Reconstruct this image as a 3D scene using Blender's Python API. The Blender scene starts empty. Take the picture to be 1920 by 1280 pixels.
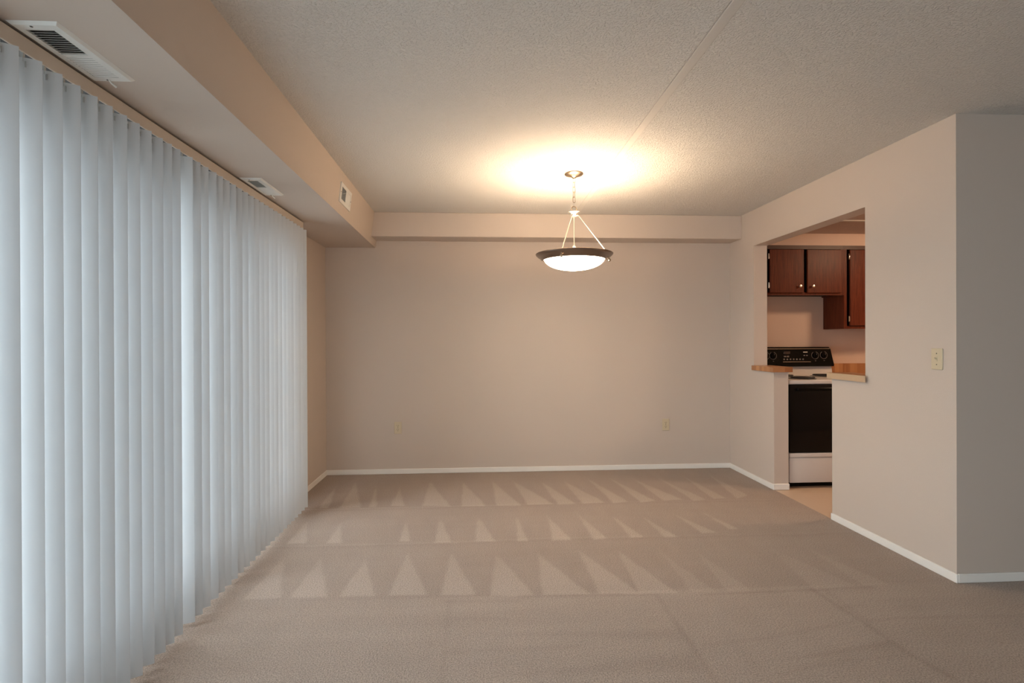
import bpy, bmesh, math, random
import numpy as np
from mathutils import Matrix, Vector
SC = bpy.context.scene
COL = SC.collection
R = math.radians

# ------------------------------------------------------------------ camera
cam_d = bpy.data.cameras.new('camera')
cam_d.lens = 18.75; cam_d.sensor_width = 36.0; cam_d.sensor_fit = 'HORIZONTAL'
cam_d.clip_start = 0.02; cam_d.clip_end = 200
cam = bpy.data.objects.new('camera', cam_d); COL.objects.link(cam)
_y, _p, _r = R(3.43), R(-0.127), R(0.22)
_fw = Vector((math.sin(_y)*math.cos(_p), math.cos(_y)*math.cos(_p), math.sin(_p)))
_rt = Vector((math.cos(_y), -math.sin(_y), 0.0))
_up = _rt.cross(_fw)
_rt2 = _rt*math.cos(_r) - _up*math.sin(_r)
_up2 = _up*math.cos(_r) + _rt*math.sin(_r)
cam.matrix_world = Matrix(((_rt2.x, _up2.x, -_fw.x, 0.0), (_rt2.y, _up2.y, -_fw.y, 0.0),
                           (_rt2.z, _up2.z, -_fw.z, 1.27), (0, 0, 0, 1)))
SC.camera = cam

# ------------------------------------------------------------------ sky, daylight, exposure
SKY = 5.6
LAMP_W = 7.4          # each of the two pendant bulbs
KLAMP_E = 73.0        # kitchen dome
world = bpy.data.worlds.new('overcast_sky'); SC.world = world
world.use_nodes = True
_bg = world.node_tree.nodes['Background']
_bg.inputs['Color'].default_value = (0.85, 0.925, 1.0, 1)
_bg.inputs['Strength'].default_value = SKY
SC.view_settings.view_transform = 'Standard'
SC.view_settings.look = 'None'
SC.view_settings.gamma = 1.0
SC.view_settings.use_curve_mapping = False
SC.view_settings.exposure = 0.38
SC.cycles.max_bounces = 14
SC.cycles.diffuse_bounces = 8
SC.cycles.transmission_bounces = 8
SC.cycles.transparent_max_bounces = 12

def lamp(name, kind, loc, energy, color, **kw):
    d = bpy.data.lights.new(name, kind); d.energy = energy; d.color = color
    for k, v in kw.items():
        if k != 'rot': setattr(d, k, v)
    o = bpy.data.objects.new(name, d); o.location = loc
    o.rotation_euler = kw.get('rot', (0, 0, 0)); COL.objects.link(o); return o
# daylight portals: they give no light of their own, they only steer sky sampling through the glass doors and the two added windows
def portal(name, loc, sx, sy, rot):
    o = lamp(name, 'AREA', loc, 1.0, (1, 1, 1), rot=rot)
    o.data.shape = 'RECTANGLE'; o.data.size = sx; o.data.size_y = sy; o.data.cycles.is_portal = True
    return o
portal('daylight_portal', (-1.62, 1.925, 1.03), 2.06, 4.05, (0, R(-90), 0))
portal('daylight_portal', (-1.62, -2.0, 1.15), 1.9, 2.4, (0, R(-90), 0))

portal('daylight_portal', (.5, -3.63, 1.35), 1.8, 1.5, (R(90), 0, 0))

# ------------------------------------------------------------------ helpers
def tag(o, label=None, cat=None, group=None, kind=None):
    if label: o['label'] = label
    if cat: o['category'] = cat
    if group: o['group'] = group
    if kind: o['kind'] = kind
    return o

def thing(name, label, cat, loc=(0, 0, 0), group=None):
    o = bpy.data.objects.new(name, None); o.empty_display_size = 0.05
    COL.objects.link(o); o.location = loc
    return tag(o, label, cat, group)

def obj(name, bm, m, parent=None, smooth=False, loc=None):
    """link a bmesh (world coordinates) as one mesh object, its origin at its parent's"""
    bmesh.ops.recalc_face_normals(bm, faces=bm.faces[:])
    me = bpy.data.meshes.new(name); bm.to_mesh(me); bm.free()
    for mm in (m if isinstance(m, (list, tuple)) else [m]): me.materials.append(mm)
    if smooth:
        me.polygons.foreach_set('use_smooth', [True]*len(me.polygons))
        try: me.set_sharp_from_angle(angle=R(38))
        except Exception: pass
    o = bpy.data.objects.new(name, me); COL.objects.link(o)
    if parent is not None:
        o.parent = parent
        w = Vector((0, 0, 0)); q = parent
        while q is not None: w += Vector(q.location); q = q.parent
        me.transform(Matrix.Translation(-w))
    elif loc is not None:
        me.transform(Matrix.Translation(-Vector(loc))); o.location = loc
    return o

def struct(name, bm, m, parent=None, smooth=False):
    o = obj(name, bm, m, parent, smooth)
    if parent is None: o['kind'] = 'structure'
    return o

def box(bm, x0, x1, y0, y1, z0, z1, bev=0.0, seg=2, mi=0):
    before = set(bm.faces)
    ret = bmesh.ops.create_cube(bm, size=1.0)
    vs = ret['verts']
    for v in vs:
        v.co = Vector((x0+(v.co.x+.5)*(x1-x0), y0+(v.co.y+.5)*(y1-y0), z0+(v.co.z+.5)*(z1-z0)))
    if bev > 0:
        es = list({e for v in vs for e in v.link_edges})
        bmesh.ops.bevel(bm, geom=es, offset=bev, segments=seg, affect='EDGES', profile=0.5)
    for fc in bm.faces:
        if fc not in before: fc.material_index = mi
    return bm

def B(*a, **k): return box(bmesh.new(), *a, **k)

def prism(bm, pts, axis, a0, a1):
    """extrude a closed polygon (2-D points) along an axis"""
    def P(u, v, a):
        return {'x': (a, u, v), 'y': (u, a, v), 'z': (u, v, a)}[axis]
    lo = [bm.verts.new(P(u, v, a0)) for u, v in pts]
    hi = [bm.verts.new(P(u, v, a1)) for u, v in pts]
    n = len(pts)
    bm.faces.new(lo); bm.faces.new(hi[::-1])
    for i in range(n): bm.faces.new((lo[i], lo[(i+1) % n], hi[(i+1) % n], hi[i]))
    return bm

def lathe(bm, prof, cx, cy, seg=48, closed=False):
    """revolve (r, z) pairs about a vertical axis"""
    rings = []
    for r, z in prof:
        if r < 1e-6: rings.append([bm.verts.new((cx, cy, z))])
        else: rings.append([bm.verts.new((cx+r*math.cos(2*math.pi*i/seg), cy+r*math.sin(2*math.pi*i/seg), z)) for i in range(seg)])
    pairs = list(zip(rings[:-1], rings[1:]))
    if closed: pairs.append((rings[-1], rings[0]))
    for a, b in pairs:
        for i in range(seg):
            j = (i+1) % seg
            if len(a) == 1 and len(b) == 1: continue
            if len(a) == 1: bm.faces.new((a[0], b[i], b[j]))
            elif len(b) == 1: bm.faces.new((a[i], a[j], b[0]))
            else: bm.faces.new((a[i], a[j], b[j], b[i]))
    return bm

def tube(bm, pts, r, seg=10, closed=False, caps=True):
    pts = [Vector(p) for p in pts]; n = len(pts); rings = []
    ref = None
    for i, p in enumerate(pts):
        a = pts[(i-1) % n] if (closed or i > 0) else p
        b = pts[(i+1) % n] if (closed or i < n-1) else p
        t = (b-a).normalized()
        if ref is None:
            ref = t.cross(Vector((0, 0, 1)) if abs(t.z) < .9 else Vector((1, 0, 0))).normalized()
        u = (ref - t*ref.dot(t)).normalized(); ref = u; w = t.cross(u)
        rr = r[i] if isinstance(r, (list, tuple)) else r
        rings.append([bm.verts.new(p+u*rr*math.cos(2*math.pi*k/seg)+w*rr*math.sin(2*math.pi*k/seg)) for k in range(seg)])
    m = n if closed else n-1
    for i in range(m):
        a, b = rings[i], rings[(i+1) % n]
        for k in range(seg):
            bm.faces.new((a[k], a[(k+1) % seg], b[(k+1) % seg], b[k]))
    if caps and not closed:
        bm.faces.new(rings[0][::-1]); bm.faces.new(rings[-1])
    return bm

def ball(bm, c, r, sz=1.0, seg=14):
    prof = [(r*math.sin(math.pi*i/8), c[2]+r*sz*math.cos(math.pi*i/8)) for i in range(9)]
    prof[0] = (0, prof[0][1]); prof[-1] = (0, prof[-1][1])
    return lathe(bm, prof, c[0], c[1], seg)

def disc_y(bm, cx, y0, y1, cz, r0, r1=None, seg=20):
    """a short round button along -y (y1 nearer the viewer)"""
    r1 = r0 if r1 is None else r1
    a = [bm.verts.new((cx+r0*math.cos(2*math.pi*i/seg), y0, cz+r0*math.sin(2*math.pi*i/seg))) for i in range(seg)]
    b = [bm.verts.new((cx+r1*math.cos(2*math.pi*i/seg), y1, cz+r1*math.sin(2*math.pi*i/seg))) for i in range(seg)]
    for i in range(seg): bm.faces.new((a[i], a[(i+1) % seg], b[(i+1) % seg], b[i]))
    bm.faces.new(a[::-1]); bm.faces.new(b)
    return bm

# ------------------------------------------------------------------ materials
def mat(name, color, rough=0.5, metal=0.0, spec=0.5, **kw):
    m = bpy.data.materials.new(name); m.use_nodes = True
    b = m.node_tree.nodes['Principled BSDF']
    b.inputs['Base Color'].default_value = (*color, 1)
    b.inputs['Roughness'].default_value = rough
    b.inputs['Metallic'].default_value = metal
    b.inputs['Specular IOR Level'].default_value = spec
    for k, v in kw.items(): b.inputs[k].default_value = v
    return m

def N(m, t, **kw):
    n = m.node_tree.nodes.new(t)
    for k, v in kw.items():
        if k in n.inputs.keys(): n.inputs[k].default_value = v
        else: setattr(n, k, v)
    return n

def L(m, a, ao, b, bi): m.node_tree.links.new(a.outputs[ao], b.inputs[bi])
def bsdf(m): return m.node_tree.nodes['Principled BSDF']

def noise_bump(m, scale, dist, strength=1.0, detail=3.0, tex='ShaderNodeTexNoise', out='Fac'):
    tc = N(m, 'ShaderNodeTexCoord'); nz = N(m, tex, Scale=scale)
    if 'Detail' in nz.inputs.keys(): nz.inputs['Detail'].default_value = detail
    L(m, tc, 'Object', nz, 'Vector')
    bp = N(m, 'ShaderNodeBump', Strength=strength, Distance=dist)
    L(m, nz, out, bp, 'Height'); L(m, bp, 'Normal', bsdf(m), 'Normal')
    return nz, bp

WALL = (0.555, 0.475, 0.412)
PAINT = mat('wall_paint', WALL, 0.55, spec=0.25); noise_bump(PAINT, 220, 0.0012, 0.35)
PAINT_FLAT = mat('bulkhead_paint', WALL, 0.7, spec=0.2); noise_bump(PAINT_FLAT, 160, 0.001, 0.3)
KPAINT = mat('kitchen_paint', (0.62, 0.46, 0.37), 0.6, spec=0.3)
TRIM = mat('white_trim_paint', (0.78, 0.75, 0.71), 0.35, spec=0.4)

POPCORN = mat('textured_ceiling_paint', (0.67, 0.645, 0.61), 0.75, spec=0.3)
def popcorn(m, d):
    tc = N(m, 'ShaderNodeTexCoord')
    v = N(m, 'ShaderNodeTexNoise', Scale=105.0, Detail=3.0, Roughness=0.6)
    L(m, tc, 'Object', v, 'Vector')
    rp = N(m, 'ShaderNodeValToRGB')
    rp.color_ramp.elements[0].position = 0.46; rp.color_ramp.elements[1].position = 0.70
    L(m, v, 'Fac', rp, 'Fac')
    bp = N(m, 'ShaderNodeBump', Strength=1.0, Distance=d)
    L(m, rp, 'Color', bp, 'Height'); L(m, bp, 'Normal', bsdf(m), 'Normal')
popcorn(POPCORN, 0.0034)
SEAM = mat('ceiling_seam_paint', (0.67, 0.64, 0.60), 0.7, spec=0.3); noise_bump(SEAM, 90, 0.001, 0.5)
KCEIL = mat('kitchen_ceiling_paint', (0.55, 0.42, 0.35), 0.8); popcorn(KCEIL, 0.004)

# carpet: nap direction is stored per vertex (vacuum strokes, plus shade by the blind), pile texture is procedural
CARPET = mat('cut_pile_carpet', (0.4, 0.33, 0.28), 0.95, spec=0.1)
def carpet(m):
    at = N(m, 'ShaderNodeAttribute', attribute_name='nap')
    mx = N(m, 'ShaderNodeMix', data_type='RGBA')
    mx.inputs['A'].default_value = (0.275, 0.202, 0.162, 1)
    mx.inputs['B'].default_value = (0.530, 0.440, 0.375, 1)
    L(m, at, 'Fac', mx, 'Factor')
    tc = N(m, 'ShaderNodeTexCoord')
    n1 = N(m, 'ShaderNodeTexNoise', Scale=165.0, Detail=3.0, Roughness=0.65)
    L(m, tc, 'Object', n1, 'Vector')
    rp = N(m, 'ShaderNodeValToRGB')
    rp.color_ramp.elements[0].position = 0.30; rp.color_ramp.elements[0].color = (0.50, 0.50, 0.50, 1)
    rp.color_ramp.elements[1].position = 0.62; rp.color_ramp.elements[1].color = (1.22, 1.22, 1.22, 1)
    L(m, n1, 'Fac', rp, 'Fac')
    mu = N(m, 'ShaderNodeMix', data_type='RGBA', blend_type='MULTIPLY'); mu.inputs['Factor'].default_value = 1.0
    L(m, mx, 'Result', mu, 'A'); L(m, rp, 'Color', mu, 'B')
    b = bsdf(m); L(m, mu, 'Result', b, 'Base Color')
    n2 = N(m, 'ShaderNodeTexNoise', Scale=150.0, Detail=3.0, Roughness=0.7)
    L(m, tc, 'Object', n2, 'Vector')
    bp = N(m, 'ShaderNodeBump', Strength=0.9, Distance=0.006)
    L(m, n2, 'Fac', bp, 'Height'); L(m, bp, 'Normal', b, 'Normal')
    b.inputs['Sheen Weight'].default_value = 0.15; b.inputs['Sheen Roughness'].default_value = 0.6
carpet(CARPET)

VINYL = mat('beige_vinyl_floor', (0.56, 0.42, 0.31), 0.35, spec=0.4)

VANE = mat('white_pvc_vane', (0.67, 0.685, 0.70), 0.5, spec=0.3)
def vane_mat(m):
    nt = m.node_tree; out = nt.nodes['Material Output']
    tr = N(m, 'ShaderNodeBsdfTranslucent'); tr.inputs['Color'].default_value = (0.88, 0.90, 0.92, 1)
    mx = N(m, 'ShaderNodeMixShader'); mx.inputs['Fac'].default_value = 0.09
    nt.links.new(bsdf(m).outputs[0], mx.inputs[1]); nt.links.new(tr.outputs[0], mx.inputs[2])
    nt.links.new(mx.outputs[0], out.inputs['Surface'])
vane_mat(VANE)
VALANCE = mat('beige_valance', (0.60, 0.52, 0.44), 0.5)
TRACK = mat('track_gap_shade', (0.035, 0.033, 0.031), 0.6)  # near-black colour stands in for shade in the gaps above the vanes
CLEAR = mat('grey_plastic_hanger', (0.45, 0.45, 0.44), 0.4)
ALU = mat('white_aluminium', (0.75, 0.75, 0.74), 0.35)
GLASS = bpy.data.materials.new('window_glass'); GLASS.use_nodes = True
def glass_mat(m):
    nt = m.node_tree; nt.nodes.remove(nt.nodes['Principled BSDF'])
    t = N(m, 'ShaderNodeBsdfTransparent'); g = N(m, 'ShaderNodeBsdfGlossy', Roughness=0.02)
    t.inputs['Color'].default_value = (0.95, 0.97, 0.96, 1)
    mx = N(m, 'ShaderNodeMixShader', Fac=0.06)
    nt.links.new(t.outputs[0], mx.inputs[1]); nt.links.new(g.outputs[0], mx.inputs[2])
    nt.links.new(mx.outputs[0], nt.nodes['Material Output'].inputs['Surface'])
glass_mat(GLASS)
CONCRETE = mat('ground_concrete', (0.35, 0.35, 0.34), 0.9)

VENT = mat('white_enamelled_steel', (0.72, 0.72, 0.69), 0.4)
VOID = mat('duct_shade', (0.05, 0.048, 0.045), 0.8)  # dark colour standing for the shade inside the ducts
SCREW = mat('screw_head', (0.12, 0.11, 0.10), 0.4, metal=0.7)
IVORY = mat('ivory_plastic', (0.58, 0.49, 0.34), 0.35)
SLOT = mat('socket_slot', (0.03, 0.02, 0.015), 0.6)
CHAINMET = mat('antique_nickel', (0.42, 0.33, 0.24), 0.35, metal=1.0)
NICKEL = mat('brushed_nickel', (0.78, 0.72, 0.64), 0.28, metal=1.0)
BRONZE = mat('dark_pewter_rim', (0.30, 0.23, 0.185), 0.27, metal=0.9)
BOWL = mat('frosted_glass_bowl', (0.9, 0.88, 0.84), 0.4)
bsdf(BOWL).inputs['Emission Color'].default_value = (1.0, 0.82, 0.60, 1)
bsdf(BOWL).inputs['Emission Strength'].default_value = 25.0

def wood(name, dark, light, scale, stretch, rough=0.38):
    m = mat(name, dark, rough, spec=0.16)
    tc = N(m, 'ShaderNodeTexCoord'); mp = N(m, 'ShaderNodeMapping')
    mp.inputs['Scale'].default_value = stretch
    L(m, tc, 'Object', mp, 'Vector')
    nz = N(m, 'ShaderNodeTexNoise', Scale=scale, Detail=6.0, Roughness=0.65, Distortion=0.6)
    L(m, mp, 'Vector', nz, 'Vector')
    rp = N(m, 'ShaderNodeValToRGB')
    rp.color_ramp.elements[0].position = 0.3; rp.color_ramp.elements[0].color = (*dark, 1)
    rp.color_ramp.elements[1].position = 0.75; rp.color_ramp.elements[1].color = (*light, 1)
    L(m, nz, 'Fac', rp, 'Fac'); L(m, rp, 'Color', bsdf(m), 'Base Color')
    return m
CABWOOD = wood('red_brown_oak', (0.062, 0.0105, 0.0042), (0.150, 0.033, 0.0125), 9.0, (9, 9, 0.6))
CABDARK = mat('cabinet_dark_edge', (0.060, 0.018, 0.010), 0.45)
CABIN = mat('cabinet_interior', (0.035, 0.018, 0.012), 0.8)

def butcher(name, axis):
    m = mat(name, (0.4, 0.18, 0.07), 0.35)
    tc = N(m, 'ShaderNodeTexCoord'); mp = N(m, 'ShaderNodeMapping')
    mp.inputs['Scale'].default_value = {'x': (26, 3, 0.5), 'y': (3, 26, 0.5)}[axis]
    L(m, tc, 'Object', mp, 'Vector')
    v = N(m, 'ShaderNodeTexVoronoi', Scale=1.0); v.feature = 'F1'; v.distance = 'CHEBYCHEV'
    L(m, mp, 'Vector', v, 'Vector')
    rp = N(m, 'ShaderNodeValToRGB')
    rp.color_ramp.elements[0].color = (0.30, 0.115, 0.045, 1); rp.color_ramp.elements[1].color = (0.52, 0.27, 0.12, 1)
    sp = N(m, 'ShaderNodeSeparateColor'); L(m, v, 'Color', sp, 'Color')
    L(m, sp, 'Red', rp, 'Fac'); L(m, rp, 'Color', bsdf(m), 'Base Color')
    return m
BUTCHER_X = butcher('butcher_block_laminate', 'x')
BUTCHER_Y = butcher('butcher_block_edge', 'y')
TANEDGE = mat('tan_laminate_edge', (0.50, 0.35, 0.22), 0.5)
ENAMEL = mat('white_enamel', (0.60, 0.56, 0.53), 0.3)
BLACK = mat('black_gloss_enamel', (0.004, 0.0035, 0.003), 0.2, spec=0.12)
BLACKGLASS = mat('black_oven_glass', (0.006, 0.005, 0.005), 0.10, spec=0.2)
MARK = mat('pale_print', (0.16, 0.14, 0.13), 0.5)
DISPLAY = mat('display_window', (0.05, 0.035, 0.03), 0.15)
CHROME = mat('chrome', (0.75, 0.72, 0.68), 0.15, metal=1.0)
COIL = mat('burner_coil', (0.015, 0.014, 0.014), 0.55)

# ================================================================== THE SETTING
XL, XR, YB, YN = -1.46, 2.475, 5.15, 2.633      # left wall, right wall, far wall, near end of right wall
XRB = 2.60                                      # kitchen side of the right wall
HC, HB, HK, HS = 2.44, 2.155, 2.264, 2.118      # ceiling, bulkhead underside, kitchen ceiling, header underside
DOOR0, DOOR1, DOORH = -0.10, 3.95, 2.06         # glass doors in the left wall

# carpet with vacuum strokes
TRI = [[(-1.266, 4.785), (-1.228, 4.127), (-1.154, 4.122)], [(-1.122, 4.867), (-1.072, 4.126), (-0.91, 4.125)], [(-0.917, 4.759), (-0.853, 4.127), (-0.791, 4.13)], [(-0.696, 4.654), (-0.695, 4.15), (-0.583, 4.142)], [(-0.449, 4.816), (-0.449, 4.132), (-0.23, 4.106)], [(-0.156, 4.795), (-0.145, 4.103), (0.041, 4.09)], [(0.105, 4.775), (0.126, 4.091), (0.19, 4.086)], [(-1.22, 3.825), (-1.211, 3.422), (-1.093, 3.414)], [(-0.977, 3.794), (-0.965, 3.414), (-0.875, 3.412)], [(-0.524, 3.79), (-0.519, 3.408), (-0.448, 3.408)], [(-0.295, 3.848), (-0.29, 3.373), (-0.177, 3.37)], [(-0.022, 3.874), (-0.033, 3.379), (0.094, 3.37)], [(-1.151, 3.207), (-1.169, 2.695), (-0.992, 2.704)], [(-0.933, 3.172), (-0.944, 2.701), (-0.763, 2.696)], [(-0.669, 3.134), (-0.705, 2.692), (-0.528, 2.694)], [(-0.435, 3.198), (-0.459, 2.69), (-0.266, 2.684)], [(-0.177, 3.211), (-0.197, 2.679), (-0.023, 2.667)], [(0.107, 4.799), (0.117, 4.098), (0.314, 4.084)], [(0.294, 4.785), (0.358, 4.098), (0.569, 4.1)], [(0.543, 4.766), (0.595, 4.091), (0.737, 4.099)], [(0.745, 4.775), (0.791, 4.095), (0.971, 4.117)], [(0.978, 4.83), (1.031, 4.095), (1.159, 4.122)], [(1.187, 4.814), (1.251, 4.097), (1.375, 4.135)], [(1.395, 4.774), (1.44, 4.13), (1.602, 4.144)], [(1.629, 4.781), (1.68, 4.113), (1.788, 4.131)], [(1.881, 4.863), (1.851, 4.145), (1.959, 4.156)], [(2.144, 4.92), (2.047, 4.149), (2.173, 4.217)], [(0.259, 3.823), (0.231, 3.36), (0.297, 3.36)], [(0.479, 3.853), (0.457, 3.361), (0.576, 3.359)], [(0.706, 3.868), (0.717, 3.349), (0.806, 3.367)], [(0.947, 3.804), (0.96, 3.368), (1.048, 3.374)], [(1.163, 3.743), (1.179, 3.358), (1.27, 3.358)], [(1.403, 3.818), (1.447, 3.408), (1.548, 3.426)], [(1.632, 3.817), (1.663, 3.47), (1.725, 3.478)], [(0.093, 3.161), (0.047, 2.655), (0.271, 2.64)], [(0.338, 3.165), (0.306, 2.645), (0.537, 2.644)], [(0.589, 3.19), (0.593, 2.64), (0.794, 2.626)], [(0.823, 3.173), (0.794, 2.626), (0.983, 2.621)], [(1.078, 3.145), (1.053, 2.616), (1.181, 2.615)], [(1.286, 3.152), (1.243, 2.61), (1.365, 2.61)], [(1.752, 3.148), (1.686, 2.6), (1.924, 2.646)], [(1.979, 3.133), (1.964, 2.619), (2.109, 2.633)]]
LN = [[(0.87, 2.583), (0.873, 2.183), (0.869, 1.951)], [(-0.151, 2.61), (-0.152, 2.251), (-0.147, 1.989)], [(-0.167, 2.611), (0.189, 2.587)], [(-0.165, 2.447), (0.116, 2.428)], [(-0.154, 2.18), (0.395, 2.19)], [(0.176, 2.639), (0.878, 2.608)], [(1.678, 2.607), (1.71, 2.285), (1.724, 2.043), (1.766, 1.892)], [(1.742, 2.585), (1.735, 2.298)], [(0.924, 2.161), (1.233, 2.203), (1.675, 2.302)], [(1.043, 2.033), (1.364, 2.067), (1.694, 2.128)], [(1.126, 1.954), (1.388, 2.021), (1.722, 2.032)], [(1.75, 2.297), (1.921, 2.314), (2.485, 2.298)], [(1.709, 2.427), (1.826, 2.44)], [(1.109, 2.593), (1.72, 2.604), (1.991, 2.613)]]
WD = [[(0.196, 2.298), (0.858, 2.294), (0.871, 2.195)], [(0.236, 2.023), (0.876, 2.123), (0.84, 2.004)], [(1.696, 2.14), (1.724, 2.043), (1.357, 2.056)]]
FAINT = set(range(len(TRI)-4, len(TRI)))
def nap_field(X, Y):
    rng = np.random.RandomState(5)
    def smooth(cells):
        g = rng.rand(cells[1]+2, cells[0]+2)
        u = (X+2.0)/5.2*cells[0]; v = (Y-1.0)/4.4*cells[1]
        i = np.clip(u.astype(int), 0, cells[0]); j = np.clip(v.astype(int), 0, cells[1])
        a = u-i; b = v-j; a = a*a*(3-2*a); b = b*b*(3-2*b)
        return (g[j, i]*(1-a)+g[j, i+1]*a)*(1-b)+(g[j+1, i]*(1-a)+g[j+1, i+1]*a)*b
    jig = (smooth((60, 60))-.5)*.02
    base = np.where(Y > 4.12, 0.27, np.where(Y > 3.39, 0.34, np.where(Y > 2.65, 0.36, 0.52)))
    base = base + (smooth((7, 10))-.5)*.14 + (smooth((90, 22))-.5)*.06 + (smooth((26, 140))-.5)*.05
    # rows two and three get lighter towards the door side
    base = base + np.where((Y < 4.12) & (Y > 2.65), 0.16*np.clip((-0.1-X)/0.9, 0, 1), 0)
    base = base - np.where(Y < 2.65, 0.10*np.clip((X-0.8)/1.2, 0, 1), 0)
    base = base - 0.12*np.clip((-1.12-X)/.10, 0, 1)  # shade along the foot of the blind, put into the nap colour
    out = base.copy()
    # bands left by horizontal strokes near the viewer
    near = Y < 2.64
    out += np.where(near, (smooth((5, 46))-.5)*.16, 0)
    def edge(ax, ay, bx, by): return (bx-ax)*(Y-ay)-(by-ay)*(X-ax)
    def soft_tri(p, w):
        (ax, ay), (bx, by), (cx_, cy_) = p
        ds = []
        area = (bx-ax)*(cy_-ay)-(by-ay)*(cx_-ax)
        sgn = 1 if area > 0 else -1
        for (x0, y0), (x1, y1) in (((ax, ay), (bx, by)), ((bx, by), (cx_, cy_)), ((cx_, cy_), (ax, ay))):
            ln = math.hypot(x1-x0, y1-y0)+1e-9
            ds.append(sgn*edge(x0, y0, x1, y1)/ln)
        d = np.minimum(np.minimum(ds[0], ds[1]), ds[2])+jig*.6
        return np.clip(d/w+.5, 0, 1)
    for k, p in enumerate(TRI):
        ap = np.array(p[0]); bl = np.array(p[1]); br = np.array(p[2])
        base_y = (bl[1]+br[1])/2
        f = soft_tri(p, 0.014)
        along = np.clip((ap[1]-Y)/max(ap[1]-base_y, .01), 0, 1)     # stroke is lightest at its foot
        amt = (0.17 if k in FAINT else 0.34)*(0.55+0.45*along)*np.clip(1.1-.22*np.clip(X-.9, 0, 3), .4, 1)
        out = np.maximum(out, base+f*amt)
    # narrow light rim where one row of strokes overlaps the next
    for yb in (4.115, 3.385):
        yy = yb + .012*np.sin(X*2.1) + jig
        out += 0.11*np.exp(-((Y-yy)/.012)**2)*np.clip(1.0-.4*np.clip(X-.4, 0, 2), 0, 1)
        out -= 0.08*np.exp(-((Y-yy+.03)/.02)**2)
    def seg_d(p, q):
        vx, vy = q[0]-p[0], q[1]-p[1]; l2 = vx*vx+vy*vy
        t = np.clip(((X-p[0])*vx+(Y-p[1])*vy)/l2, 0, 1)
        return np.hypot(X-p[0]-t*vx, Y-p[1]-t*vy)
    for k, pl in enumerate(LN):
        d = np.full_like(X, 9.0)
        for a, b in zip(pl[:-1], pl[1:]): d = np.minimum(d, seg_d(a, b))
        out -= (0.20 if k in (0, 6, 13, 5) else 0.11)*np.exp(-((d+jig*.6)/.013)**2)
    for p in WD: out -= 0.12*soft_tri(p, .05)
    return np.clip(out, 0, 1)

def carpet_mesh():
    xs = np.unique(np.round(np.concatenate([np.arange(XL, XR, .0125), [XR], np.arange(XR+.0125, 2.95, .0125)]), 4))
    ys = np.unique(np.round(np.concatenate([np.arange(1.5, YN, .0125), [YN], np.arange(YN+.0125, YB, .0125), [YB]]), 4))
    Xg, Yg = np.meshgrid(xs, ys)
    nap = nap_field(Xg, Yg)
    nx, ny = len(xs), len(ys)
    idx = np.arange(nx*ny).reshape(ny, nx)
    q = np.stack([idx[:-1, :-1], idx[:-1, 1:], idx[1:, 1:], idx[1:, :-1]], -1)
    cxm = (xs[:-1]+xs[1:])/2; cym = (ys[:-1]+ys[1:])/2
    keep = ~((cxm[None, :] > XR) & (cym[:, None] > YN))
    q = q[keep]
    co = np.stack([Xg, Yg, np.zeros_like(Xg)], -1).reshape(-1, 3)
    x1 = float(xs[-1])
    extra = [(XL, -3.5, 0), (6.0, -3.5, 0), (6.0, 1.5, 0), (XL, 1.5, 0), (x1, 1.5, 0), (6.0, YN, 0), (x1, YN, 0)]
    n0 = len(co); co = np.concatenate([co, np.array(extra)])
    faces = q.tolist() + [[n0, n0+1, n0+2, n0+4, n0+3], [n0+4, n0+2, n0+5, n0+6]]
    me = bpy.data.meshes.new('floor'); me.from_pydata(co.tolist(), [], faces); me.update()
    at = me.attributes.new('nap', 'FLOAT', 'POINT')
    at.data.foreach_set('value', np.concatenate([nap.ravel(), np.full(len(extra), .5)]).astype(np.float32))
    me.materials.append(CARPET)
    o = bpy.data.objects.new('floor', me); COL.objects.link(o); o['kind'] = 'structure'
    return o
carpet_mesh()
struct('floor_kitchen', B(XR, 5.0, YN+.125, YB, -.03, -.002), VINYL)
struct('floor_slab', B(XL-.14, 6.0, -3.5, YB, -.20, -.035), CONCRETE)
struct('bounce_ground', B(-9.0, XL-.15, -6.0, 9.0, -.25, -.12), CONCRETE)  # unseen ground outside, added to bounce daylight

struct('ceiling', B(XL-.14, 6.1, -3.6, YB+.12, HC, HC+.12), POPCORN)
struct('ceiling_kitchen', B(XRB, 5.0, YN+.125, YB, HK, HC-.001), KCEIL)
bm = bmesh.new()
prism(bm, [(.8715, HC), (.8715, HC-.0055), (.875, HC-.006), (.916, HC-.0015), (.92, HC)], 'y', -3.5, 4.91)
for fc in bm.faces: fc.material_index = 1
prism(bm, [(.76, HC), (.858, HC-.0055), (.8650, HC-.0058), (.8650, HC)], 'y', -3.5, 4.91)
struct('trim_1', bm, [POPCORN, SEAM])
struct('trim_2', B(3.02, 3.9, 4.27, 4.30, HK-.010, HK, .004), SEAM)

WY0, WY1, WZ0, WZ1 = -3.2, -.8, .2, 2.1          # unseen window behind the viewer, added to light the room
bm = prism(bmesh.new(), [(WY1, -.03), (DOOR0, -.03), (DOOR0, DOORH), (DOOR1, DOORH), (DOOR1, -.03), (YB, -.03), (YB, HC), (WY1, HC)], 'x', XL-.14, XL)
box(bm, XL-.14, XL, -3.5, WY0, -.03, HC); box(bm, XL-.14, XL, WY0, WY1, -.03, WZ0); box(bm, XL-.14, XL, WY0, WY1, WZ1, HC)
struct('wall_left', bm, PAINT)
struct('wall_back', B(XL-.14, 5.1, YB, YB+.12, -.03, HC), PAINT)
bm = prism(bmesh.new(), [(YN, -.03), (3.617, -.03), (3.617, .992), (3.29, .992), (3.29, HS), (4.69, HS), (4.69, .992),
                         (4.36, .992), (4.36, -.03), (YB, -.03), (YB, HC), (YN, HC)], 'x', XR, XRB)
struct('wall_right', bm, PAINT)
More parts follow.
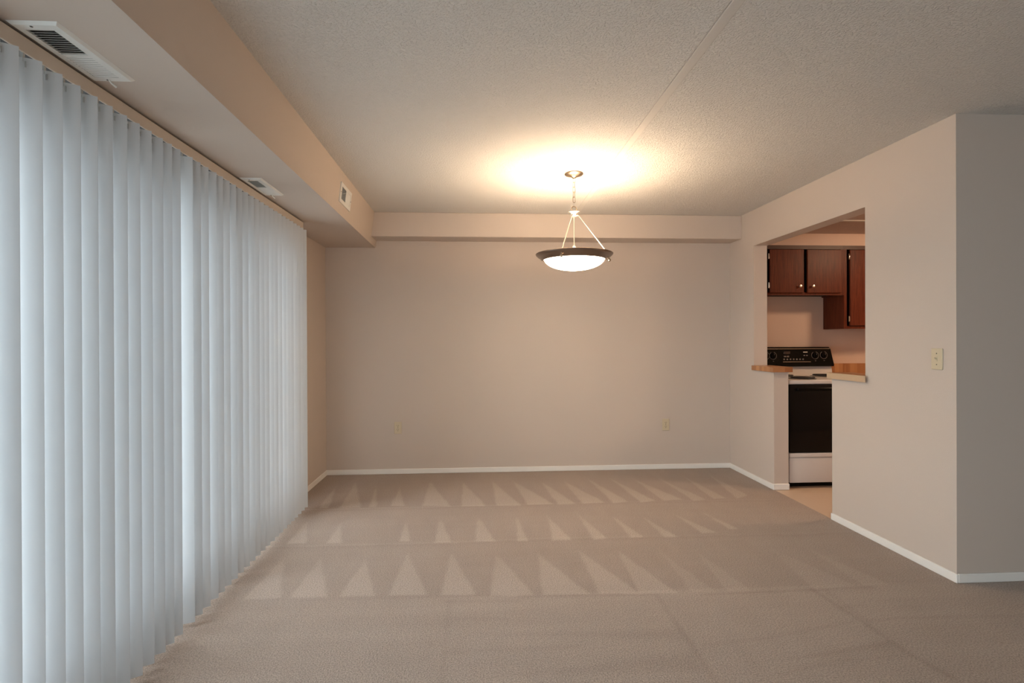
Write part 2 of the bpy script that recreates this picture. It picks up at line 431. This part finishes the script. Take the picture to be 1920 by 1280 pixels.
struct('wall_return', B(XRB, 6.0, YN, YN+.125, -.03, HC), PAINT)
struct('wall_kitchen_right', B(5.0, 5.1, YN+.125, YB, -.03, HC), KPAINT)
struct('wall_kitchen_back', B(XRB, 5.0, YB-.006, YB, 0, HK), KPAINT)
FX0, FX1, FZ0, FZ1 = -.4, 1.4, .6, 2.1  # opening for a second unseen window, added as fill from behind
bm = bmesh.new(); box(bm, XL-.14, FX0, -3.6, -3.5, -.03, HC); box(bm, FX1, 6.1, -3.6, -3.5, -.03, HC)
box(bm, FX0, FX1, -3.6, -3.5, -.03, FZ0); box(bm, FX0, FX1, -3.6, -3.5, FZ1, HC)
struct('wall_front', bm, PAINT)
struct('wall_far_right', B(6.0, 6.1, -3.5, YN+.125, -.03, HC), PAINT)

# bulkhead over the glass doors, beam along the far wall, soffit above the kitchen cabinets
bm = bmesh.new()
sect = []
for y in (-3.5, 4.91, YB):
    xb = -.951-.0113*(y-1.5)
    sect.append([bm.verts.new(p) for p in ((XL, y, HB), (xb, y, HB), (xb+.035, y, HC), (XL, y, HC))])
for a, b in zip(sect[:-1], sect[1:]):
    for i in range(4): bm.faces.new((a[i], a[(i+1) % 4], b[(i+1) % 4], b[i]))
bm.faces.new(sect[0]); bm.faces.new(sect[-1][::-1])
struct('bulkhead', bm, PAINT_FLAT)
struct('beam', B(-1.0, XR, 4.91, YB, 2.22, HC, .004, 1), PAINT)
struct('soffit_kitchen', B(XRB, 5.0, 4.85, YB-.006, 2.151, HK), KPAINT)

# baseboards
bh = .047
def bb(name, *a): return struct(name, B(*a, .003, 1), TRIM)
bb('baseboard_back', XL, XR, YB-.012, YB, 0, bh)
bb('baseboard_left', XL, XL+.012, DOOR1+.06, YB-.012, 0, bh)
bb('baseboard_right', XR-.012, XR, 4.36, YB-.012, 0, bh)
bb('baseboard_pillar', XR-.012, XRB+.003, 4.348, 4.36, 0, bh+.004)
bb('baseboard_right_near', XR-.012, XR, YN-.012, 3.617, 0, bh)
bb('baseboard_return', XR, 6.0, YN-.012, YN, 0, bh)

# sliding glass doors behind the blind
g = bmesh.new()
box(g, XL-.12, XL-.04, DOOR0, DOOR0+.05, 0, DOORH); box(g, XL-.12, XL-.04, DOOR1-.05, DOOR1, 0, DOORH)
box(g, XL-.12, XL-.04, DOOR0+.05, DOOR1-.05, DOORH-.05, DOORH); box(g, XL-.12, XL-.04, DOOR0+.05, DOOR1-.05, -.03, .03)
dr = struct('door_1', g, ALU)
w = (DOOR1-DOOR0-.1)/4
for k in range(4):
    y0 = DOOR0+.05+k*w; y1 = y0+w
    g = bmesh.new()
    box(g, XL-.10, XL-.06, y0, y0+.055, .03, DOORH-.05); box(g, XL-.10, XL-.06, y1-.055, y1, .03, DOORH-.05)
    box(g, XL-.10, XL-.06, y0+.055, y1-.055, .03, .27); box(g, XL-.10, XL-.06, y0+.055, y1-.055, DOORH-.11, DOORH-.05)  # bottom rail made tall to stop daylight spilling under the blind
    pf = struct('panel_frame', g, ALU, dr)
    struct('glass_pane', B(XL-.084, XL-.078, y0+.055, y1-.055, .27, DOORH-.11), GLASS, pf)
g = bmesh.new(); xw0, xw1 = XL-.12, XL-.05
for y0 in (WY0, (WY0+WY1)/2-.025, WY1-.05): box(g, xw0, xw1, y0, y0+.05, WZ0, WZ1)
box(g, xw0, xw1, WY0+.05, WY1-.05, WZ0, WZ0+.05); box(g, xw0, xw1, WY0+.05, WY1-.05, WZ1-.05, WZ1)
wf = struct('added_window_1', g, ALU)
g = bmesh.new()
for x0 in (FX0, (FX0+FX1)/2-.025, FX1-.05): box(g, x0, x0+.05, -3.58, -3.52, FZ0, FZ1)
box(g, FX0+.05, FX1-.05, -3.58, -3.52, FZ0, FZ0+.05); box(g, FX0+.05, FX1-.05, -3.58, -3.52, FZ1-.05, FZ1)
wg = struct('added_window_2', g, ALU)  # unseen window, added for its daylight
struct('glass_pane', B(FX0+.05, FX1-.05, -3.552, -3.548, FZ0+.05, FZ1-.05), GLASS, wg)
struct('glass_pane', B(XL-.086, XL-.082, WY0+.05, WY1-.05, WZ0+.05, WZ1-.05), GLASS, wf)

# ================================================================== VERTICAL BLIND
blind = thing('vertical_blind', 'long white vertical blind with closed slats covering the glass doors on the left', 'blind', (-1.32, 1.9, HB))
obj('valance', B(-1.307, -1.300, -.16, 4.030, 2.100, 2.146, .002), VALANCE, blind)
obj('head_rail', B(-1.375, -1.3072, -.16, 4.028, 2.112, 2.146, .003), TRACK, blind)
tips = [1.553, 1.632, 1.707, 1.781, 1.857, 1.93, 2.006, 2.078, 2.15, 2.223, 2.286, 2.349, 2.446, 2.512, 2.584, 2.66,
        2.725, 2.795, 2.866, 2.937, 3.011, 3.085]
tips = [1.553-.0755*k for k in range(22, 0, -1)] + tips + [3.085+.0704*k for k in range(1, 14)]
rnd = random.Random(11)
VT = 2.086
def vane_bm(tip_y, ang):
    bm = bmesh.new(); n = 8; wv = .089; crown = .0065; th = .0009
    VB = .020+.016*(tip_y-2.088)                       # the slats hang a little clear of the carpet, more so at the far end
    a = R(ang); tip = Vector((-1.268, tip_y))
    d = Vector((-math.cos(a), -math.sin(a)))           # from the room-side tip towards the glass
    nrm = Vector((d.y, -d.x))                           # normal
    if nrm.y > 0: nrm = -nrm                            # crown bulges towards the viewer
    prof = []
    for i in range(n+1):
        s = i/n; c = crown*(1-(2*s-1)**2)
        prof.append(tip+d*wv*s+nrm*c)
    back = [p-nrm*th for p in prof]
    loop = prof+back[::-1]
    lo = [bm.verts.new((p.x, p.y, VB)) for p in loop]; hi = [bm.verts.new((p.x, p.y, VT)) for p in loop]
    m = len(loop)
    for i in range(m): bm.faces.new((lo[i], lo[(i+1) % m], hi[(i+1) % m], hi[i]))
    for i in range(n):
        j = m-1-i
        bm.faces.new((lo[i], lo[j], lo[j-1], lo[i+1])); bm.faces.new((hi[i], hi[i+1], hi[j-1], hi[j]))
    mid = tip+d*wv*.5+nrm*(crown-.0048)
    return bm, mid
for i, ty in enumerate(tips):
    ang = 24+rnd.uniform(-2.5, 2.5)
    if abs(ty-2.446) < .001: ang = 14
    if i in (37, 40): ang -= 5
    bm, mid = vane_bm(ty, ang)
    v = obj('vane', bm, VANE, blind, smooth=True)
    hb = bmesh.new()
    box(hb, mid.x-.005, mid.x+.005, mid.y-.0035, mid.y+.0035, VT-.012, 2.1125)
    box(hb, mid.x-.011, mid.x+.011, mid.y-.002, mid.y+.002, VT-.028, VT-.010)
    obj('hanger', hb, CLEAR, v)

# ================================================================== AIR REGISTERS
def ceiling_register(label, x0, x1, y0, y1):
    t = thing('air_register', label, 'vent', ((x0+x1)/2, (y0+y1)/2, HB), 'registers under the bulkhead')
    z0, z1 = HB-.0075, HB-.0003
    ix0, ix1 = x0+.027, x1-.033; iy0, iy1 = y0+.034, y1-.034; ym = (iy0+iy1)/2
    g = bmesh.new()
    # flange with a sloped lip
    def ring(o, z): return [g.verts.new(p) for p in ((x0+o, y0+o, z), (x1-o, y0+o, z), (x1-o, y1-o, z), (x0+o, y1-o, z))]
    a = ring(0, z1); b = ring(.009, z0)
    inn = [g.verts.new(p) for p in ((ix0, iy0, z0), (ix1, iy0, z0), (ix1, iy1, z0), (ix0, iy1, z0))]
    top = [g.verts.new(p) for p in ((ix0, iy0, z1), (ix1, iy0, z1), (ix1, iy1, z1), (ix0, iy1, z1))]
    for p, q in ((a, b), (b, inn), (inn, top), (top, a)):
        for i in range(4): g.faces.new((p[i], p[(i+1) % 4], q[(i+1) % 4], q[i]))
    fr = obj('frame', g, VENT, t)
    obj('divider_bar', B(ix0, ix1, ym-.004, ym+.004, z0, z1), VENT, t)
    obj('duct_shade_plate', B(ix0, ix1, iy0, iy1, z1-.0004, z1), VOID, t)  # thin dark sheet drawn as the shade behind the louvers
    for (u0, u1, tilt) in ((iy0, ym-.004, 1), (ym+.004, iy1, -1)):
        g = bmesh.new(); n = 11; p = (u1-u0)/n
        for k in range(n):
            yc = u0+(k+.5)*p; h = .0058
            if tilt > 0: ya, yb2 = yc-.0030, yc+.0030            # leans so that the gaps show from the near side
            else: ya, yb2 = yc+.0035, yc-.0035; h = .0018
            g2 = [(ix0, ya, z0+.0004), (ix1, ya, z0+.0004), (ix1, yb2, z0+h), (ix0, yb2, z0+h)]
            lo = [g.verts.new(q) for q in g2]; hi = [g.verts.new((q[0], q[1], q[2]+.0008)) for q in g2]
            g.faces.new(lo); g.faces.new(hi[::-1])
            for i in range(4): g.faces.new((lo[i], lo[(i+1) % 4], hi[(i+1) % 4], hi[i]))
        obj('louver_bank', g, VENT, t)
    for yy in (y0+.017, y1-.017):
        obj('screw', lathe(bmesh.new(), [(0, z0-.0016), (.0032, z0-.0012), (.0042, z0), (0, z0)], (x0+x1)/2-.012, yy, 12), SCREW, t)
    g = bmesh.new(); tube(g, [((x0+x1)/2-.006, y1-.024, z0+.002), ((x0+x1)/2-.004, y1-.012, z0-.008), ((x0+x1)/2+.002, y1+.004, z0-.014)], [.0022, .0026, .0034], 8)
    obj('damper_lever', g, VENT, t)
ceiling_register('large white air register in the bulkhead underside, the one nearer the viewer', -1.299, -1.162, 1.546, 1.885)
ceiling_register('white air register in the bulkhead underside farther off, above the middle of the blind', -1.296, -1.180, 2.966, 3.305)

def wall_register():
    t = thing('wall_register', 'small pale air register high on the upright face of the bulkhead', 'vent', (-.955, 3.884, 2.30))
    g0 = {}
    def fx(y, z): return (-.951-.0113*(y-1.5)) + .035*(z-HB)/(HC-HB)
    def slab(name, y0, y1, z0, z1, d0, d1, m, par=t, bm=None):
        g = bmesh.new() if bm is None else bm
        lo = [g.verts.new((fx(y, z)+d0, y, z)) for y, z in ((y0, z0), (y1, z0), (y1, z1), (y0, z1))]
        hi = [g.verts.new((fx(y, z)+d1, y, z)) for y, z in ((y0, z0), (y1, z0), (y1, z1), (y0, z1))]
        g.faces.new(lo[::-1]); g.faces.new(hi)
        for i in range(4): g.faces.new((lo[i], lo[(i+1) % 4], hi[(i+1) % 4], hi[i]))
        return obj(name, g, m, par) if bm is None else None
    y0, y1, z0, z1 = 3.73, 4.038, 2.232, 2.366
    iy0, iy1, iz0, iz1 = 3.765, 4.003, 2.257, 2.341; ym = 3.884
    g = bmesh.new()
    slab('', y0, iy0, z0, z1, .0003, .007, None, bm=g); slab('', iy1, y1, z0, z1, .0003, .007, None, bm=g)
    slab('', iy0, iy1, z0, iz0, .0003, .007, None, bm=g); slab('', iy0, iy1, iz1, z1, .0003, .007, None, bm=g)
    obj('frame', g, VENT, t)
    slab('divider_bar', ym-.004, ym+.004, iz0, iz1, .0003, .007, VENT)
    slab('duct_shade_plate', iy0, iy1, iz0, iz1, .0003, .0008, VOID)  # dark sheet in place of the shaded duct
    for (u0, u1, s) in ((iy0, ym-.004, 1), (ym+.004, iy1, -1)):
        g = bmesh.new(); n = 9; p = (u1-u0)/n
        for k in range(n):
            yc = u0+(k+.5)*p
            ya, yb2 = (yc-.0022, yc+.0022) if s > 0 else (yc+.0055, yc-.0055)
            q = [(ya, .0066), (yb2, .0012)]
            vs = []
            for z in (iz0, iz1):
                for yy, d in q: vs.append(g.verts.new((fx(yy, z)+d, yy, z)))
            vs2 = [g.verts.new((v.co.x, v.co.y+.0008, v.co.z)) for v in vs]
            for A in (vs, vs2): g.faces.new((A[0], A[1], A[3], A[2]))
            for i, j in ((0, 1), (1, 3), (3, 2), (2, 0)): g.faces.new((vs[i], vs[j], vs2[j], vs2[i]))
        obj('louver_bank', g, VENT, t)
    for yy in (y0+.014, y1-.014):
        c = Vector((fx(yy, 2.30)+.007, yy, 2.30)); g = bmesh.new()
        tube(g, [c, c+Vector((.0018, 0, 0))], [.0042, .003], 10); obj('screw', g, SCREW, t)
    c = Vector((fx(3.80, 2.30)+.004, 3.80, 2.30)); g = bmesh.new()
    tube(g, [c, c+Vector((.016, 0, .003))], [.0022, .0036], 8); obj('damper_lever', g, VENT, t)
wall_register()

# ================================================================== PENDANT LAMP
PX, PY = .663, 3.717
pl = thing('pendant_lamp', 'bowl pendant lamp hanging lit from the ceiling by a chain', 'lamp', (PX, PY, HC))
def lpart(name, prof, m, seg=56, closed=False, par=pl): return obj(name, lathe(bmesh.new(), prof, PX, PY, seg, closed), m, par, smooth=True)
lpart('canopy', [(0, HC-.0005), (.064, HC-.0005), (.066, HC-.006), (.060, HC-.013), (.034, HC-.020), (.018, HC-.026), (.012, HC-.034), (0, HC-.034)], CHAINMET)
def link(bm, zc, ang, h=.021, wd=.0095, r=.0021):
    pts = []
    for i in range(16):
        t = 2*math.pi*i/16; x = wd*math.cos(t); z = (h-wd)*(1 if math.sin(t) > 0 else -1)+wd*math.sin(t)
        pts.append((PX+x*math.cos(ang), PY+x*math.sin(ang), zc+z))
    tube(bm, pts, r, 6, closed=True)
g = bmesh.new(); zz = HC-.034-.012; k = 0
while zz > 2.222:
    link(g, zz, R(25) + (math.pi/2 if k % 2 else 0)); zz -= .0345; k += 1
obj('chain', g, CHAINMET, pl, smooth=True)
g = bmesh.new(); tube(g, [(PX+.018*math.cos(t), PY+.006*math.sin(t), 2.190+.020*math.sin(t)) for t in [2*math.pi*i/20 for i in range(20)]], .0032, 8, closed=True)
obj('hanging_loop', g, CHAINMET, pl, smooth=True)
lpart('hub', [(0, 2.174), (.016, 2.174), (.042, 2.169), (.044, 2.165), (.030, 2.155), (.026, 2.142), (.020, 2.137), (0, 2.137)], NICKEL)
RODA = [-8, -120, 109]
for a in RODA:
    ca, sa = math.cos(R(a)), math.sin(R(a))
    g = bmesh.new(); tube(g, [(PX+.030*ca, PY+.030*sa, 2.146), (PX+.246*ca, PY+.246*sa, 1.862)], .0033, 10)
    obj('rod', g, NICKEL, pl, smooth=True)
g = bmesh.new(); tube(g, [(PX, PY, 2.14), (PX, PY, 1.93)], .004, 8); ball(g, (PX, PY, 1.925), .012)
obj('center_stem', g, NICKEL, pl, smooth=True)
rim = lpart('rim', [(.214, 1.850), (.209, 1.836), (.219, 1.829), (.233, 1.836), (.241, 1.848), (.255, 1.853), (.268, 1.865), (.2715, 1.872), (.267, 1.876), (.250, 1.869), (.228, 1.858)], BRONZE, closed=True)
for a in RODA:
    ca, sa = math.cos(R(a)), math.sin(R(a)); g = bmesh.new()
    tube(g, [(PX+.246*ca, PY+.246*sa, 1.862), (PX+.246*ca, PY+.246*sa, 1.838)], .0035, 8)
    ball(g, (PX+.246*ca, PY+.246*sa, 1.829), .0105)
    obj('finial', g, CHAINMET, rim, smooth=True)
prof = [(.212*math.sin(R(90*i/14))**1.0, 1.760+.083*(1-math.cos(R(90*i/14)))) for i in range(15)]
prof_in = [(max(r-.004, 0), z+.004) for r, z in prof[::-1]]
lpart('glass_bowl', prof+prof_in, BOWL)
for i, a in enumerate((20, 200)):
    lamp('bulb_light', 'POINT', (PX+.07*math.cos(R(a)), PY+.07*math.sin(R(a)), 1.868), LAMP_W, (1.0, 0.64, 0.36), shadow_soft_size=.035)

# ================================================================== SOCKETS AND SWITCH
def outlet(label, x, z):
    t = thing('wall_outlet', label, 'outlet', (x, YB, z), 'outlets on the far wall')
    obj('cover_plate', B(x-.0355, x+.0355, YB-.0065, YB-.0002, z-.0575, z+.0575, .003), IVORY, t)
    for s in (-1, 1):
        g = bmesh.new(); zc = z+s*.0195
        pts = [(x+.0165*math.cos(t_)*(1 if abs(math.cos(t_)) < .93 else .95), zc+.0145*math.sin(t_)) for t_ in [2*math.pi*i/24 for i in range(24)]]
        prism(g, pts, 'y', YB-.0085, YB-.0060); rc = obj('receptacle', g, IVORY, t)
        g = bmesh.new()
        box(g, x-.0080, x-.0055, YB-.0090, YB-.0084, zc-.001, zc+.0085); box(g, x+.0055, x+.0080, YB-.0090, YB-.0084, zc, zc+.0078)
        disc_y(g, x, YB-.0084, YB-.0090, zc-.0075, .0028, seg=12)
        obj('slot', g, SLOT, rc)
    g = bmesh.new(); disc_y(g, x, YB-.006, YB-.0078, z, .0034, .0028, 12); obj('screw', g, SCREW, t)
outlet('ivory double outlet low on the far wall, the left one of the two', -.7855, .4385)
outlet('ivory double outlet low on the far wall, the right one nearer the kitchen', 1.8205, .435)

t = thing('light_switch', 'ivory toggle light switch on the right wall beside the kitchen opening', 'switch', (XR, 2.7465, 1.16))
obj('cover_plate', B(XR-.0065, XR-.0002, 2.7465-.0355, 2.7465+.0355, 1.16-.0575, 1.16+.0575, .003), IVORY, t)
g = bmesh.new(); box(g, XR-.0085, XR-.0062, 2.7465-.006, 2.7465+.006, 1.16-.012, 1.16+.012, .001); obj('toggle_collar', g, IVORY, t)
g = bmesh.new(); tube(g, [(XR-.007, 2.7465, 1.160), (XR-.020, 2.7465, 1.167)], [.005, .0035], 8); obj('toggle', g, IVORY, t)
for dz in (-.030, .030):
    g = bmesh.new(); tube(g, [(XR-.006, 2.7465, 1.16+dz), (XR-.0078, 2.7465, 1.16+dz)], [.0034, .0028], 12); obj('screw', g, SCREW, t)

# ================================================================== KITCHEN
def knob(par, x, y, z):
    g = bmesh.new()
    prof = [(.005, 0), (.0045, .010), (.011, .016), (.0135, .021), (.011, .026), (0, .028)]
    seg = 16; rings = []
    for r, d in prof:
        rings.append([g.verts.new((x+r*math.cos(2*math.pi*i/seg), y-d, z+r*math.sin(2*math.pi*i/seg))) for i in range(seg)] if r > 0 else [g.verts.new((x, y-d, z))])
    for a, b in zip(rings[:-1], rings[1:]):
        for i in range(seg):
            if len(b) == 1: g.faces.new((a[i], a[(i+1) % seg], b[0]))
            else: g.faces.new((a[i], a[(i+1) % seg], b[(i+1) % seg], b[i]))
    obj('knob', g, NICKEL, par, smooth=True)
def hinge(par, x, y, z):
    g = bmesh.new(); box(g, x-.004, x+.012, y-.003, y, z-.022, z+.022, .001)
    tube(g, [(x-.004, y-.004, z-.026), (x-.004, y-.004, z+.026)], .0042, 8)
    obj('hinge', g, CHROME, par, smooth=True)
CF = 4.838                                    # face-frame plane
def cabinet(label, x0, x1, z0, z1, doors, rail_t=.036, stiles=(), side_dark=True):
    t = thing('wall_cabinet', label, 'cabinet', ((x0+x1)/2, YB-.006, z0), 'kitchen wall cabinets')
    g = bmesh.new(); yb = YB-.0062
    box(g, x0, x0+.016, CF+.016, yb, z0, z1); box(g, x1-.016, x1, CF+.016, yb, z0, z1)
    box(g, x0+.016, x1-.016, CF+.016, yb, z1-.016, z1)
    obj('carcass', g, CABWOOD, t)
    g = bmesh.new(); box(g, x0+.016, x1-.016, CF+.02, yb, z0+.012, z0+.026); box(g, x0+.016, x1-.016, yb-.006, yb, z0+.026, z1-.016)
    obj('bottom_panel', g, CABIN, t)
    g = bmesh.new()
    box(g, x0, x1, CF, CF+.016, z1-rail_t, z1, mi=1); box(g, x0, x1, CF, CF+.016, z0, z0+.026)
    for a, b in stiles: box(g, a, b, CF, CF+.016, z0+.026, z1-rail_t)
    obj('face_frame', g, [CABWOOD, CABDARK], t)
    for d in doors:
        dd = obj('door', B(d['x'][0], d['x'][1], CF-.019, CF-.001, d['z'][0], d['z'][1], .003), CABWOOD, t)
        if 'knob' in d: knob(dd, d['knob'][0], CF-.019, d['knob'][1])
        for hx, hz in d.get('hinges', ()): hinge(dd, hx, CF-.012, hz)
cabinet('short red-brown wall cabinet with two doors, mounted above the range', 2.655, 3.4295, 1.683, 2.151,
        [dict(x=(2.700, 3.029), z=(1.704, 2.109), knob=(2.983, 1.765), hinges=((2.694, 2.045), (2.694, 1.775))),
         dict(x=(3.063, 3.398), z=(1.704, 2.109), knob=(3.108, 1.765))], stiles=((3.396, 3.4295),))
cabinet('taller red-brown wall cabinet hanging to the right of the range', 3.4305, 4.20, 1.367, 2.151,
        [dict(x=(3.479, 3.800), z=(1.396, 2.109), knob=(3.76, 1.45), hinges=((3.473, 2.045), (3.473, 1.46))),
         dict(x=(3.826, 4.165), z=(1.396, 2.109), knob=(3.87, 1.45))], stiles=((3.4305, 3.458), (4.165, 4.20)))

# range
RX0, RX1, RF = 2.622, 3.421, 4.385
rg = thing('range', 'white electric range with black oven door and black control panel, seen through the kitchen opening', 'stove', ((RX0+RX1)/2, 4.75, 0))
g = bmesh.new(); box(g, RX0+.004, RX1-.004, RF+.03, 5.10, .045, .886); box(g, RX0+.02, RX1-.02, RF+.07, 5.05, 0.0, .046, mi=1)
obj('body', g, [ENAMEL, BLACK], rg)
g = bmesh.new()
box(g, RX0, RX1, RF-.006, 5.00, .887, .922, .007, 3)
obj('cooktop', g, ENAMEL, rg, smooth=True)
g = bmesh.new(); prism(g, [(4.985, .918), (5.10, .918), (5.10, 1.012), (5.003, 1.012)], 'x', RX0+.004, RX1-.004)
obj('back_riser', g, ENAMEL, rg)
for bx, by, br in ((2.835, 4.545, .098), (3.225, 4.545, .080), (2.835, 4.835, .080), (3.225, 4.835, .098)):
    g = bmesh.new(); lathe(g, [(br+.016, .9215), (br+.016, .9245), (br+.006, .9245), (br-.01, .9225), (0, .9222)], bx, by, 36)
    pan = obj('drip_pan', g, BLACK, rg, smooth=True)
    g = bmesh.new(); pts = []; turns = 4
    for i in range(turns*24+1):
        a = 2*math.pi*i/24; r = br*(.22+.78*i/(turns*24)); pts.append((bx+r*math.cos(a), by+r*math.sin(a), .934))
    tube(g, pts, .0058, 7)
    obj('coil', g, COIL, pan, smooth=True)
# backguard: cut corners, front face leaning back
g = bmesh.new()
def bg_ring(y0, y1, inset):
    pts = [(RX0+.000+inset, 1.006+inset), (RX1-.0-inset, 1.006+inset), (RX1+.004-inset, 1.022), (RX1-.020-inset, 1.176-inset), (RX1-.036-inset, 1.194-inset),
           (RX0+.036+inset, 1.194-inset), (RX0+.020+inset, 1.176-inset), (RX0-.004+inset, 1.022)]
    return [g.verts.new((x, y0+(y1-y0)*(z-1.006)/.19, z)) for x, z in pts]
a = bg_ring(4.962, 4.985, .006); b = bg_ring(4.972, 4.995, 0); c = bg_ring(5.105, 5.09, 0)
for p, q in ((a, b), (b, c)):
    for i in range(8): g.faces.new((p[i], p[(i+1) % 8], q[(i+1) % 8], q[i]))
g.faces.new(a); g.faces.new(c[::-1])
bgd = obj('control_panel', g, BLACK, rg, smooth=True)
def fy(z): return 4.962+.023*(z-1.006)/.19
def face_box(name, x0, x1, z0, z1, m, d=.002, par=bgd):
    ya = min(fy(z0), fy(z1))-d
    return obj(name, B(x0, x1, ya, ya+d+.006, z0, z1), m, par)
for kx, kz in ((2.745, 1.112), (2.815, 1.112), (3.235, 1.114), (3.322, 1.116)):
    g = bmesh.new()
    y = fy(kz)
    # printed dial ring
    n = 40
    for i in range(n):
        if 8 <= i <= 12: continue
        a0, a1 = 2*math.pi*i/n, 2*math.pi*(i+1)/n
        v = [g.verts.new((kx+r*math.cos(q), fy(kz+r*math.sin(q))-.0009, kz+r*math.sin(q))) for r, q in ((.0335, a0), (.0335, a1), (.0365, a1), (.0365, a0))]
        v2 = [g.verts.new((w_.co.x, w_.co.y+.002, w_.co.z)) for w_ in v]
        g.faces.new(v); g.faces.new(v2[::-1])
        for k in range(4): g.faces.new((v[k], v[(k+1) % 4], v2[(k+1) % 4], v2[k]))
    obj('dial_marking', g, MARK, bgd)
    g = bmesh.new(); disc_y(g, kx, y+.004, y-.016, kz, .027, .023, 28); box(g, kx-.005, kx+.005, y-.024, y-.015, kz-.022, kz+.022, .002)
    kb = obj('control_knob', g, BLACK, bgd, smooth=True)
    obj('pointer', B(kx-.0012, kx+.0012, y-.0248, y-.0238, kz+.006, kz+.021), MARK, kb)
    face_box('dial_marking', kx-.005, kx+.005, kz-.055, kz-.050, MARK)
face_box('display_window', 2.925, 2.985, 1.128, 1.152, DISPLAY)
for i in range(2):
    for k in range(2): face_box('button', 2.922+.030*k, 2.944+.030*k, 1.100+.032*i-.002, 1.112+.032*i-.002, MARK)
for k in range(7): face_box('button', 2.915+.0315*k, 2.930+.0315*k, 1.070, 1.084, MARK)
face_box('indicator_light', 3.118, 3.160, 1.141, 1.150, mat('indicator_lens', (.62, .56, .50), .3))
for k in range(2): face_box('button', 3.118+.026*k, 3.134+.026*k, 1.108, 1.118, MARK)
face_box('trim_strip', 2.908, 3.185, 1.050, 1.0545, CHROME, .004)
face_box('edge_strip', 2.76, 3.385, 1.1755, 1.1795, CHROME, .003)
# oven door, drawer
od = obj('oven_door', B(RX0+.002, RX1-.002, RF-.004, RF+.030, .303, .884, .006), BLACKGLASS, rg, smooth=True)
g = bmesh.new(); box(g, RX0+.05, RX1-.05, RF-.044, RF-.024, .835, .860, .008, 3)
for hx in (RX0+.07, RX1-.09): box(g, hx, hx+.02, RF-.026, RF-.003, .838, .857)
obj('handle', g, BLACK, od, smooth=True)
g = bmesh.new(); box(g, RX0+.002, RX1-.002, RF-.002, RF+.030, .048, .262, .006)
box(g, RX0+.002, RX1-.002, RF-.008, RF+.030, .264, .300, .006)
obj('drawer', g, ENAMEL, rg, smooth=True)

# kitchen counter right of the range with its upstand
kc = thing('kitchen_counter', 'butcher-block patterned kitchen counter with upstand against the kitchen wall right of the range', 'counter', (3.81, 4.8, .88))
obj('worktop', B(3.428, 4.20, 4.50, YB-.0065, .878, .914, .004), BUTCHER_X, kc)
obj('upstand', B(3.428, 4.20, YB-.026, YB-.0065, .914, 1.027, .003), BUTCHER_X, kc)
bc = thing('base_cabinet', 'red-brown base cabinet carrying the kitchen counter right of the range', 'cabinet', (3.81, 4.8, 0))
g = bmesh.new(); box(g, 3.428, 4.20, 4.55, YB-.0065, .10, .877); box(g, 3.428, 4.20, 4.61, YB-.0065, -.002, .10)
obj('carcass', g, CABWOOD, bc)
for x0 in (3.445, 3.825):
    dd = obj('door', B(x0, x0+.36, 4.530, 4.549, .13, .70, .003), CABWOOD, bc); knob(dd, x0+(.32 if x0 < 3.6 else .04), 4.530, .64)
    dd = obj('drawer', B(x0, x0+.36, 4.530, 4.549, .72, .86, .003), CABWOOD, bc); knob(dd, x0+.18, 4.530, .79)

# bar ledges on the two half walls
lg = thing('bar_ledge', 'butcher-block patterned ledge capping the half wall left of the kitchen doorway', 'ledge', (2.54, 4.49, .992))
obj('slab', B(XR-.025, XRB+.025, 4.335, 4.688, .9925, 1.036, .003), BUTCHER_Y, lg)
lg = thing('bar_ledge', 'tan-edged ledge capping the half wall right of the kitchen doorway', 'ledge', (2.54, 3.45, .992))
g = bmesh.new(); box(g, XR-.020, XRB+.03, 3.292, 3.637, .9925, 1.034)
obj('slab', g, BUTCHER_Y, lg)
obj('edge_band', B(XR-.025, XR-.0202, 3.262, 3.637, .9925, 1.0342, .001), TANEDGE, lg)

# kitchen ceiling lamp
kl = thing('ceiling_lamp', 'round flush ceiling lamp lighting the kitchen', 'lamp', (3.95, 3.75, HK))
obj('base_plate', lathe(bmesh.new(), [(0, HK-.0005), (.15, HK-.0005), (.155, HK-.012), (.15, HK-.018), (0, HK-.018)], 3.95, 3.75, 40), NICKEL, kl, smooth=True)
m = mat('lamp_dome', (.9, .85, .78), .4); bsdf(m).inputs['Emission Color'].default_value = (1.0, .68, .42, 1); bsdf(m).inputs['Emission Strength'].default_value = KLAMP_E
obj('dome', lathe(bmesh.new(), [(.145, HK-.018), (.138, HK-.045), (.11, HK-.070), (.06, HK-.086), (0, HK-.090)], 3.95, 3.75, 40), m, kl, smooth=True)
